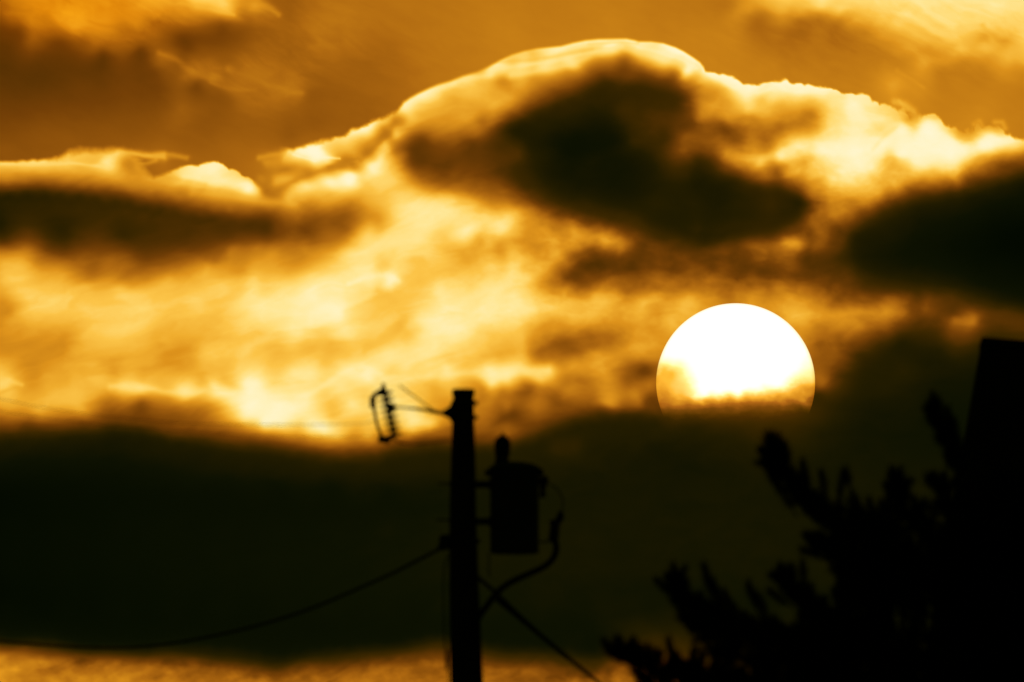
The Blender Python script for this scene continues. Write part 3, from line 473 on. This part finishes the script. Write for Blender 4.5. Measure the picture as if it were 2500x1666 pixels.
def box(bm, c, s, rot=None, bevel=0.0):
    b2 = bmesh.new(); r = bmesh.ops.create_cube(b2, size=1)
    bmesh.ops.scale(b2, vec=s, verts=b2.verts)
    if bevel: bmesh.ops.bevel(b2, geom=b2.edges[:], offset=bevel, segments=2, affect='EDGES')
    if rot: bmesh.ops.rotate(b2, matrix=rot, verts=b2.verts)
    bmesh.ops.translate(b2, vec=c, verts=b2.verts)
    t = bpy.data.meshes.new("t"); b2.to_mesh(t); b2.free(); bm.from_mesh(t); bpy.data.meshes.remove(t)
def part(name, mat, parent, fn, smooth=True):
    bm = bmesh.new(); fn(bm); me = bpy.data.meshes.new(name)
    off = parent.location if parent else None
    if off is not None: bmesh.ops.translate(bm, vec=-off, verts=bm.verts)
    bm.normal_update(); bm.to_mesh(me); bm.free()
    o = link(name, me, M[mat], parent)
    if smooth:
        me.polygons.foreach_set("use_smooth", [True] * len(me.polygons))
        if hasattr(me, "set_sharp_from_angle"): me.set_sharp_from_angle(angle=math.radians(40))
    return o
def thing(name, loc, label, cat, group=None):
    o = bpy.data.objects.new(name, None); COL.objects.link(o); o.location = loc; o.empty_display_size = .2
    return tag(o, label, cat, group)
def spline(pts, n=12):
    P_ = [Vector(p) for p in pts]; P_ = [P_[0] * 2 - P_[1]] + P_ + [P_[-1] * 2 - P_[-2]]; out = []
    for i in range(1, len(P_) - 2):
        a, b, c, d = P_[i - 1:i + 3]
        for k_ in range(n):
            t = k_ / n; out.append(b + .5 * t * (c - a + t * (2 * a - 5 * b + 4 * c - d + t * (3 * (b - c) + d - a))))
    out.append(P_[-2]); return out

# ------------------------------------------------------------------ ground
bm = bmesh.new(); bmesh.ops.create_grid(bm, x_segments=40, y_segments=40, size=41000)
me = bpy.data.meshes.new("ground"); bm.to_mesh(me); bm.free()
tag(link("ground", me, M['ground']), None, None, None, "structure")

# ------------------------------------------------------------------ utility pole
D = 140.0
U = D * math.tan(math.radians(DEG))             # metres per chart unit at the pole
def p(x, y, dd=0.0): return at(x, y, D + dd)
zp = lambda x, y: at(850 + x / 2.047, 900 + y / 2.047, D)      # from the close view of the pole head
def zpd(x, y, dd): return at(850 + x / 2.047, 900 + y / 2.047, D + dd)
px = p(1131, 1000).x
pole = thing("utility_pole", (px, D, 0), "thick dark tapering utility pole carrying the transformer", "utility pole")
def _(bm):
    g = Vector((p(1139, 1666).x + .03, D, 0))
    pts = [g - Vector((0, 0, .3)), g, p(1140, 1666), p(1133, 1437), p(1130, 1242), p(1131, 1110), p(1131, 1022), p(1131.5, 953)]
    lathe_r = [.19, .185, 40.5 * U, 36.5 * U, 32.5 * U, 30 * U, 27.5 * U, 25.5 * U]
    tube(bm, pts, lathe_r, 28)
part("shaft", 'wood', pole, _)
part("pole_cap", 'steel', pole, lambda bm: lathe(bm, p(1131.5, 954), [(-.035, .1), (-.03, .1), (-.028, .094), (.006, .094), (.012, .085)]))
for y_, r_ in ((985, 29.5), (1020, 30), (1182, 32.5), (1272, 34), (1322, 35.5)):
    def _(bm, y_=y_, r_=r_):
        lathe(bm, p(1131, y_ + 5), [(0, r_ * U), (.005, r_ * U + .004), (.03, r_ * U + .004), (.035, r_ * U)])
        box(bm, p(1131 + r_ + 2, y_), (.03, .05, .03), bevel=.004)
    part("pole_band", 'steel', pole, _)
# side bracket that flares into the shaft and holds the cutout arm
def _(bm):
    a = [zp(528, 150), zp(505, 192), zp(474, 212), zp(462, 222), zp(474, 234), zp(505, 250), zp(528, 285)]
    for dy in (-.03, .03):
        pass
    f = [bm.verts.new(v + Vector((0, -.035, 0))) for v in a]; b = [bm.verts.new(v + Vector((0, .035, 0))) for v in a]
    bm.faces.new(f); bm.faces.new(b[::-1])
    for i in range(len(a)): j = (i + 1) % len(a); bm.faces.new((f[i], b[i], b[j], f[j]))
part("arm_bracket", 'steel', pole, _, False)
part("arm", 'steel', pole, lambda bm: tube(bm, spline([zp(478, 224), zp(430, 216), zp(375, 206), zp(310, 199), zp(236, 192)]), [.016] * 13 + [.016 - .0003 * i for i in range(24)] + [.008] * 12, 10))
part("cable_anchor", 'steel', pole, lambda bm: (box(bm, zp(488, 868), (.11, .09, .12), bevel=.015), box(bm, zp(470, 895), (.08, .05, .05), bevel=.01)))
for x0, x1, y_ in ((448, 510, 576), (440, 510, 757)):
    part("through_bolt", 'steel', pole, lambda bm: tube(bm, [zp(x0, y_), zp(x1, y_)], .007, 8))
part("ground_wire", 'rubber', pole, lambda bm: tube(bm, spline([zp(500, 930), zp(480, 1000), zp(476, 1150), zp(480, 1300), zp(490, 1500), zp(500, 1900), Vector((px - .2, D, 0))]), .006, 6))

# ------------------------------------------------------------------ fuse cutout on the arm
cut = thing("fuse_cutout", zp(236, 192), "fuse cutout with ribbed insulator hanging off the pole's left arm", "fuse cutout")
def _(bm):
    a, b = zp(177, 92), zp(230, 332); ax = (b - a).normalized(); Ln = (b - a).length; prof = [(0, .012)]
    n = 8
    for i in range(n):
        z = Ln * (i + .35) / n
        prof += [(z, .019), (z + .022, .019), (z + .03, .066), (z + .044, .062), (z + .056, .02)]
    prof.append((Ln, .014)); lathe(bm, a, prof, ax, 18)
part("ribbed_insulator", 'porcelain', cut, _)
part("fuse_tube", 'porcelain', cut, lambda bm: tube(bm, [zp(124, 150), zp(132, 220), zp(147, 290), zp(172, 350)], [.018, .014, .013, .016], 12))
part("top_contact", 'steel', cut, lambda bm: (tube(bm, spline([zp(180, 100), zp(166, 112), zp(150, 122), zp(125, 138)]), .02, 8), box(bm, zp(123, 168), (.05, .05, .10), bevel=.008), box(bm, zp(176, 92), (.03, .04, .06), bevel=.006)))
part("bottom_hinge", 'steel', cut, lambda bm: (box(bm, zp(180, 358), (.10, .05, .055), Matrix.Rotation(.15, 3, 'Y'), .006), tube(bm, [zp(180, 356), zp(222, 345), zp(230, 322)], .022, 8)))
part("mount", 'steel', cut, lambda bm: box(bm, zp(222, 196), (.06, .03, .03), bevel=.004))
part("jumper_wire", 'rubber', cut, lambda bm: tube(bm, spline([zp(222, 348), zp(260, 372), zp(330, 380), zp(420, 372), zpd(520, 360, 0)]), .006, 6))
part("lead_wire", 'rubber', cut, lambda bm: tube(bm, spline([zp(256, 84), zp(300, 118), zp(345, 150), zp(400, 190), zp(440, 216)]), .006, 6))

# ------------------------------------------------------------------ transformer
tr_c = zp(831, 925); TD = 0.0
trn = thing("pole_transformer", Vector((tr_c.x, D, tr_c.z)), "round grey transformer tank with one top bushing on the pole's right side", "transformer")
def _(bm):
    h = (zp(831, 505) - zp(831, 925)).z; r = 122 / 2.047 * U
    lathe(bm, tr_c, [(0, r * .93), (.004, r), (.02, r * 1.015), (.03, r), (h * .5, r), (h - .05, r), (h - .045, r * 1.03), (h - .02, r * 1.03), (h, r * 1.0)], seg=40)
part("tank", 'tank', trn, _)
def _(bm):
    c = zp(831, 505); r = 122 / 2.047 * U
    lathe(bm, c, [(0, r * 1.06), (.012, r * 1.06), (.03, r * .95), (.05, r * .7), (.062, r * .35), (.066, .01)], seg=40)
    box(bm, zp(704, 522), (.07, .07, .05), bevel=.006); box(bm, zp(952, 520), (.08, .08, .06), bevel=.006)
part("lid", 'tank', trn, _)
def _(bm):
    c = zp(768, 480); s = 1 / 2.047 * U
    prof = [(0, 40), (10, 36), (28, 34), (40, 33), (52, 38), (64, 41), (72, 37), (80, 41), (92, 42), (104, 39), (114, 41), (124, 36), (134, 28), (142, 18), (146, 9), (158, 6), (161, 1)]
    lathe(bm, c, [(a * s, b * s) for a, b in prof], Vector((.03, 0, 1)).normalized(), 24)
part("bushing", 'porcelain', trn, _)
for y_ in (580, 765):
    def _(bm, y_=y_):
        box(bm, (zp(640, y_) + zp(722, y_)) * .5, ((zp(722, y_) - zp(632, y_)).x, .10, .055), bevel=.008)
        box(bm, zp(712, y_), (.03, .14, .085), bevel=.006)
    part("mounting_lug", 'steel', trn, _)
part("side_bushing", 'porcelain', trn, lambda bm: (box(bm, zp(972, 560), (.10, .08, .06), Matrix.Rotation(-.3, 3, 'Y'), .012), tube(bm, [zp(958, 592), zp(975, 592), zp(990, 590)], [.04, .034, .02], 12), tube(bm, [zp(958, 628), zp(975, 628), zp(988, 626)], [.036, .03, .018], 12)))
part("arrester", 'porcelain', trn, lambda bm: (lathe(bm, zp(1024, 870), [(0, .02), (.01, .032), (.03, .045), (.045, .036), (.06, .047), (.08, .037), (.095, .046), (.12, .036), (.14, .044), (.16, .03), (.19, .02)], Vector((.12, 0, 1)).normalized(), 18),
     tube(bm, [zp(1045, 770), zp(1060, 745), zp(1064, 715)], [.026, .034, .02], 12), box(bm, zp(1035, 768), (.10, .04, .04), bevel=.01)))
part("loop_wire", 'rubber', trn, lambda bm: tube(bm, spline([zp(985, 575), zp(1020, 585), zp(1055, 618), zp(1074, 665), zp(1066, 715)]), .006, 6))
part("hanging_wire", 'rubber', trn, lambda bm: tube(bm, spline([zp(700, 925), zp(706, 960), zp(702, 1000), zp(708, 1040)]), .006, 6))
part("support_strap", 'steel', trn, lambda bm: tube(bm, [zp(955, 868), zp(985, 866), zp(1015, 862)], .008, 6))

def wire(name, pts, r, label, cat, group=None, mat='rubber', n=10, seg=8):
    bm = bmesh.new(); s = spline(pts, n); c0 = Vector(s[0])
    tube(bm, [q - c0 for q in s], r, seg); me = bpy.data.meshes.new(name); bm.to_mesh(me); bm.free()
    o = link(name, me, M[mat], None, True); o.location = c0; return tag(o, label, cat, group)
wire("riser_cable", [zp(1030, 850), zp(1040, 900), zp(1024, 948), zp(980, 990), zp(900, 1028), zp(810, 1070), zp(745, 1120), zp(700, 1178), zp(668, 1222), zpd(640, 1262, -.05)],
     .026, "thick cable curving from the transformer's right side down to the pole", "cable")
e2 = Vector((p(1900, 1666).x + 6.5, D - 4, 0))
rr = [zp(640, 1038), zp(745, 1128), zp(850, 1230), zp(1000, 1366), zp(1100, 1450), zp(1250, 1568)]
end = zp(1250, 1568) + (zp(1250, 1568) - zp(1000, 1366)) * 5.0
k0 = (zp(1250, 1568).z) / (zp(1000, 1366).z - zp(1250, 1568).z); gend = zp(1250, 1568) + (zp(1250, 1568) - zp(1000, 1366)) * (k0 * 1.0); gend.z = -.1
wire("guy_cable", rr + [gend], .016, "straight cable slanting down to the right from the pole below the transformer", "cable")
def q3(x, y, d): return at(x, y, d)
wire("service_cable", [zp(470, 895), q3(1000, 1379, 141), q3(928, 1414, 142), q3(733, 1496, 145), q3(537, 1550, 149), q3(342, 1580, 154), q3(150, 1578, 160), q3(-100, 1558, 167), q3(-500, 1530, 180), q3(-900, 1470, 195)],
     [.0145 - .00006 * i for i in range(91)], "heavy black cable sagging down to the left from the pole's side anchor", "cable")
wire("power_line", [zp(135, 262), q3(860, 1036, 141.5), q3(650, 1038, 145), q3(509, 1036, 149), q3(386, 1029, 153), q3(239, 1015, 158), q3(123, 999, 163), q3(0, 975, 168), q3(-300, 905, 182), q3(-700, 780, 205)],
     .0024, "thin wire running left from the cutout over bright cloud", "wire", None)
wire("power_line", [zpd(520, 300, .15), q3(1000, 1062, 143), q3(800, 1068, 147), q3(600, 1064, 152), q3(386, 1050, 159), q3(239, 1038, 164), q3(0, 1005, 173), q3(-300, 940, 185), q3(-700, 820, 205)],
     .002, "lower faint thin wire from the pole along the dark bank's edge", "wire", None)

# ------------------------------------------------------------------ tapering chimney at the right edge
DC = 158.0
def c_(x, y, dd): return at(x, y, DC + dd)
def _(bm):
    tl, trr = c_(2401, 826, 0), c_(2640, 846, 0)
    dep = .95; zt = tl.z
    slope = (2401 - 2356) / (1076 - 826)
    w_ = (zt - 6.5) * slope
    topv = [Vector((tl.x, DC, tl.z)), Vector((trr.x, DC, trr.z)), Vector((trr.x, DC + dep, trr.z)), Vector((tl.x, DC + dep, tl.z))]
    base = [Vector((tl.x - w_, DC - w_ * .0, -.2)), Vector((trr.x + w_, DC, -.2)), Vector((trr.x + w_, DC + dep + w_, -.2)), Vector((tl.x - w_, DC + dep + w_, -.2))]
    n = 40; rings = []
    for i in range(n + 1):
        t = i / n; ring = []
        for j in range(4):
            q_ = min(1, max(0, (t * zt - 6.5) / (zt - 6.5))); v_ = base[j].lerp(topv[j], q_); v_.z = -.2 + (topv[j].z + .2) * t; ring.append(bm.verts.new(v_))
        rings.append(ring)
    for a, b in zip(rings[:-1], rings[1:]):
        for j in range(4): bm.faces.new((a[j], a[(j + 1) % 4], b[(j + 1) % 4], b[j]))
    bm.faces.new(rings[-1]); bm.faces.new(rings[0][::-1])
cpos = Vector((c_(2520, 826, 0).x, DC + .5, 0))
chim = thing("chimney", cpos, "black tapering chimney rising behind the pine at the picture's edge", "chimney")
part("stack", 'masonry', chim, _, False)
def _(bm):
    tl, trr = c_(2401, 826, 0), c_(2640, 846, 0); dep = .95
    a = [(tl, .0), (trr, .0)]
    vs = []
    for dz in (-.03, .035):
        for (v, yy) in ((tl, -.02), (trr, -.02), (trr, dep + .02), (tl, dep + .02)):
            sx = -.012 if v is tl else .012
            vs.append(bm.verts.new(Vector((v.x + sx, DC + yy, v.z + dz - .03))))
    for j in range(4): bm.faces.new((vs[j], vs[(j + 1) % 4], vs[4 + (j + 1) % 4], vs[4 + j]))
    bm.faces.new(vs[4:]); bm.faces.new(vs[:4][::-1])
part("coping", 'masonry', chim, _, False)

# ------------------------------------------------------------------ pine
random.seed(7)
DT = 112.0
UT = DT * math.tan(math.radians(DEG))
def tz(x, y, dd=0.): return at(1450 + x / 1.81, 800 + y / 1.81, DT + dd)      # from the close view of the tree
root = at(2330, 1666, DT)
pine = thing("pine_tree", (root.x, DT, 0), "dark pine with upswept shaggy shoots filling the lower right corner", "tree")
trunk_pts = [Vector((root.x + .1, DT, -.2)), Vector((root.x + .05, DT, 1.2)), Vector((root.x - .05, DT, 3.5)), at(2310, 1900, DT), at(2330, 1666, DT), at(2345, 1480, DT), at(2375, 1300, DT), at(2400, 1180, DT)]
ts = spline(trunk_pts, 6)
part("trunk", 'bark', pine, lambda bm: tube(bm, ts, [.19 - .16 * i / (len(ts) - 1) for i in range(len(ts))], 14))
def needles(bm, a, b, spread, count, nl):
    """needles standing out of the shoot a-b"""
    ax = (b - a); Ln = ax.length; ax.normalize(); s = ax.orthogonal().normalized(); t = ax.cross(s)
    for i in range(count):
        u = random.random() ** .7; base = a + ax * Ln * u
        ph = random.uniform(0, 2 * math.pi); out = s * math.cos(ph) + t * math.sin(ph)
        lean = random.uniform(.5, 1.25) * (1.2 - .8 * u)
        d = (ax + out * lean * spread).normalized(); l_ = nl * random.uniform(.7, 1.1)
        side = d.cross(out if abs(d.dot(out)) < .95 else t)
        side = (side if side.length > 1e-4 else s).normalized() * .0032
        tip = base + d * l_ + Vector((0, 0, random.uniform(-.1, .12) * l_))
        bm.faces.new((bm.verts.new(base - side), bm.verts.new(base + side), bm.verts.new(tip)))
def shoot(bm, a, b, w=1.0):
    needles(bm, a, b, 1.05, int(330 * max(.6, (b - a).length / .2)), .098 * w)
# limbs, in the close view: points from the trunk outwards
LIMBS = {
 'a': ([(1560, 1180), (1300, 1010), (1120, 900), (980, 800), (880, 700), (815, 600), (800, 530)], .05),
 'b': ([(1700, 760), (1650, 680), (1590, 560), (1540, 460), (1505, 370)], .03),
 'c': ([(1500, 1150), (1290, 1120), (1150, 1060), (1040, 1010), (985, 965)], .04),
 'd': ([(1560, 1500), (1250, 1450), (900, 1400), (650, 1330), (500, 1280), (400, 1200), (360, 1120)], .055),
 'e': ([(1500, 1700), (1100, 1640), (700, 1590), (450, 1550), (260, 1510), (160, 1470), (95, 1445)], .045),
 'f': ([(1600, 1050), (1480, 940), (1400, 850), (1350, 760), (1348, 680)], .035),
 'g': ([(1620, 1000), (1600, 860), (1560, 770), (1548, 690)], .03),
 'i': ([(1720, 1000), (1850, 900), (1980, 800), (2060, 720)], .04),
 'j': ([(1700, 1300), (1950, 1200), (2200, 1100), (2330, 1020)], .045),
 'k': ([(1650, 1600), (2000, 1560), (2350, 1480), (2560, 1420)], .05),
 'h': ([(1250, 1440), (1050, 1330), (930, 1230), (870, 1170), (830, 1110)], .035),
}
depth = dict(i=.3, j=-.4, k=.5, a=-.3, b=.2, c=.1, d=-.5, e=-.7, f=.3, g=.0, h=-.1)
for k_, (pts, r) in LIMBS.items():
    q = spline([tz(x, y, depth[k_] * (i / (len(pts) - 1))) for i, (x, y) in enumerate(pts)], 5)
    part("branch", 'bark', pine, lambda bm: tube(bm, q, [r * (1 - .8 * i / (len(q) - 1)) for i in range(len(q))], 8))
# shoots one can tell apart: foot, tip (close view)
TIPS = [((850, 660), (815, 490)), ((800, 650), (745, 560)), ((770, 600), (800, 530)), ((945, 720), (925, 610)), ((1020, 740), (1008, 655)), ((1085, 760), (1098, 665)), ((880, 740), (850, 640)), ((800, 700), (770, 620)), ((870, 790), (810, 690)), ((1130, 700), (1115, 650)),
        ((1330, 760), (1350, 645)), ((1300, 820), (1300, 735)), ((1370, 790), (1372, 700)), ((1460, 860), (1412, 765)), ((1530, 830), (1470, 790)),
        ((1560, 770), (1548, 665)), ((1545, 760), (1495, 685)), ((1540, 440), (1492, 345)), ((1580, 470), (1563, 375)), ((1590, 560), (1530, 460)), ((1640, 640), (1590, 540)), ((1600, 500), (1590, 430)),
        ((1020, 1000), (945, 930)), ((1010, 1020), (935, 990)), ((1060, 970), (985, 925)), ((930, 1130), (922, 1055)), ((890, 1150), (820, 1095)), ((850, 1220), (790, 1175)), ((930, 1160), (870, 1130)),
        ((390, 1160), (355, 1065)), ((360, 1190), (290, 1130)), ((430, 1220), (400, 1130)), ((520, 1180), (488, 1065)), ((570, 1230), (525, 1130)), ((620, 1260), (580, 1180)), ((420, 1290), (360, 1220)), ((450, 1330), (390, 1290)),
        ((720, 1240), (685, 1145)), ((760, 1270), (730, 1200)), ((145, 1480), (72, 1440)), ((190, 1500), (128, 1425)), ((220, 1530), (170, 1480)), ((345, 1470), (330, 1395)), ((300, 1500), (280, 1450)), ((420, 1480), (440, 1435)), ((250, 1570), (190, 1530)), ((470, 1500), (480, 1450)), ((600, 1480), (560, 1440)),
        ((1000, 840), (930, 790)), ((1060, 900), (990, 850)), ((1180, 820), (1150, 750)), ((1230, 840), (1220, 780)), ((1270, 850), (1270, 790))]
NT = len(TIPS)
for i, (f, t_) in enumerate(TIPS):
    dd = random.uniform(-.5, .3)
    a = tz(*f, dd); b = tz(*t_, dd + random.uniform(-.04, .04)); b = a + (b - a) * .93
    tw = part("shoot", 'bark', pine, lambda bm: tube(bm, [a - (b - a) * .5, a, b], [.009, .006, .003], 5), False)
    bm = bmesh.new(); shoot(bm, a - (b - a) * .25, b, 1.0)
    bmesh.ops.translate(bm, vec=-pine.location, verts=bm.verts)
    me = bpy.data.meshes.new("needles"); bm.to_mesh(me); bm.free(); n_ = link("needles", me, M['needle'], tw)
    n_['kind'] = 'stuff'
for k_, (pts, r) in LIMBS.items():
    fp = spline([Vector((x, y, 0)) for x, y in pts], 6)[6:]
    for i in range(0, len(fp) - 2, 1):
        for rep in range(2):
            ang = math.radians(random.gauss(112, 26)); Ln = random.uniform(50, 80); f = fp[i] + Vector((random.gauss(0, 10), random.gauss(0, 10), 0))
            TIPS.append(((f.x, f.y), (f.x + math.cos(ang) * Ln, f.y - math.sin(ang) * Ln)))
LATE = TIPS[NT:]
for f, t_ in LATE:
    dd = random.uniform(-.6, .4); a = tz(*f, dd); b = tz(*t_, dd)
    tw = part("shoot", 'bark', pine, lambda bm: tube(bm, [a - (b - a) * .4, b], [.007, .003], 5), False)
    bm = bmesh.new(); needles(bm, a - (b - a) * .1, a + (b - a) * .9, 1.1, 190, .09)
    bmesh.ops.translate(bm, vec=-pine.location, verts=bm.verts)
    me = bpy.data.meshes.new("needles"); bm.to_mesh(me); bm.free(); n_ = link("needles", me, M['needle'], tw); n_['kind'] = 'stuff'
# the dense inside of the crown
MASS = [(840, 680), (930, 740), (1000, 770), (1130, 780), (1220, 830), (1290, 830), (1340, 800), (1400, 900), (1480, 880), (1560, 850), (1610, 760), (1640, 660), (1690, 700), (1900, 650), (2060, 800), (2220, 1000), (2380, 1250), (2500, 1500), (2560, 1700), (200, 1700), (190, 1590), (300, 1520), (430, 1500), (560, 1540), (520, 1440), (440, 1370), (390, 1280), (440, 1230), (600, 1270), (700, 1290), (820, 1320), (900, 1330), (900, 1250), (960, 1220), (1050, 1200), (1090, 1120), (1060, 1040), (1060, 950), (980, 860), (900, 780)]
GAPS = [(1380, 1300, 26), (1385, 868, 26), (1400, 1388, 12), (1500, 1370, 9), (1610, 1372, 12), (1242, 1072, 16), (545, 1470, 16), (505, 1470, 10), (660, 1530, 14), (860, 1290, 24)]
bm = bmesh.new(); bt = bmesh.new()
MP = [tuple(q) for q in MASS]; nfill = 0
while nfill < 2900:
    x = random.uniform(220, 2560); y = random.uniform(640, 1700)
    if not inside(np.array([x]), np.array([y]), MP)[0]: continue
    if any((x - g[0]) ** 2 + (y - g[1]) ** 2 < (g[2] + 30) ** 2 for g in GAPS) and random.random() < .97: continue
    ang = random.gauss(math.radians(118), .45); Ln = random.uniform(60, 110)
    dd = random.uniform(-1.3, 1.0)
    a = tz(x, y, dd); b = tz(x + math.cos(ang) * Ln, y - math.sin(ang) * Ln, dd + random.uniform(-.1, .1))
    c2 = tz(x + math.cos(ang) * Ln * .5, y - math.sin(ang) * Ln * .5, dd)
    if not inside(np.array([x + math.cos(ang) * Ln * .75]), np.array([y - math.sin(ang) * Ln * .75]), MP)[0]: continue
    needles(bm, a, b, 1.1, 95, .075); tube(bt, [a - (b - a) * .3, b], [.008, .003], 4); nfill += 1
# lower crown, down to the bare foot of the trunk
zc = root.z - .1
for i in range(16):
    z0 = 2.0 + (zc - 2.0) * i / 16; ang = i * 2.4; Lb = 2.6 - .9 * i / 16
    d = Vector((math.cos(ang), math.sin(ang), .0)); c0 = Vector((root.x - .03, DT, z0))
    q = spline([c0, c0 + d * Lb * .4 + Vector((0, 0, .05)), c0 + d * Lb * .75 + Vector((0, 0, .22)), c0 + d * Lb + Vector((0, 0, .55))], 4)
    part("branch", 'bark', pine, lambda bm_: tube(bm_, q, [.05 * (1 - .8 * j / (len(q) - 1)) for j in range(len(q))], 7))
    for j in range(70):
        t_ = random.uniform(.25, 1.0); b0 = c0 + d * Lb * t_ + Vector((random.gauss(0, .16), random.gauss(0, .16), .05 + .5 * t_ * t_ + random.gauss(0, .08)))
        g = Vector((d.x * .7 + random.gauss(0, .35), d.y * .7 + random.gauss(0, .35), .75)).normalized()
        needles(bm, b0, b0 + g * .22, 1.1, 60, .1); tube(bt, [b0 - g * .12, b0 + g * .2], [.007, .003], 4)
for nm, bb, mt in (("foliage", bm, 'needle'), ("twigs", bt, 'bark')):
    bmesh.ops.translate(bb, vec=-pine.location, verts=bb.verts)
    me = bpy.data.meshes.new(nm); bb.to_mesh(me); bb.free(); o = link(nm, me, M[mt], pine); o['kind'] = 'stuff'
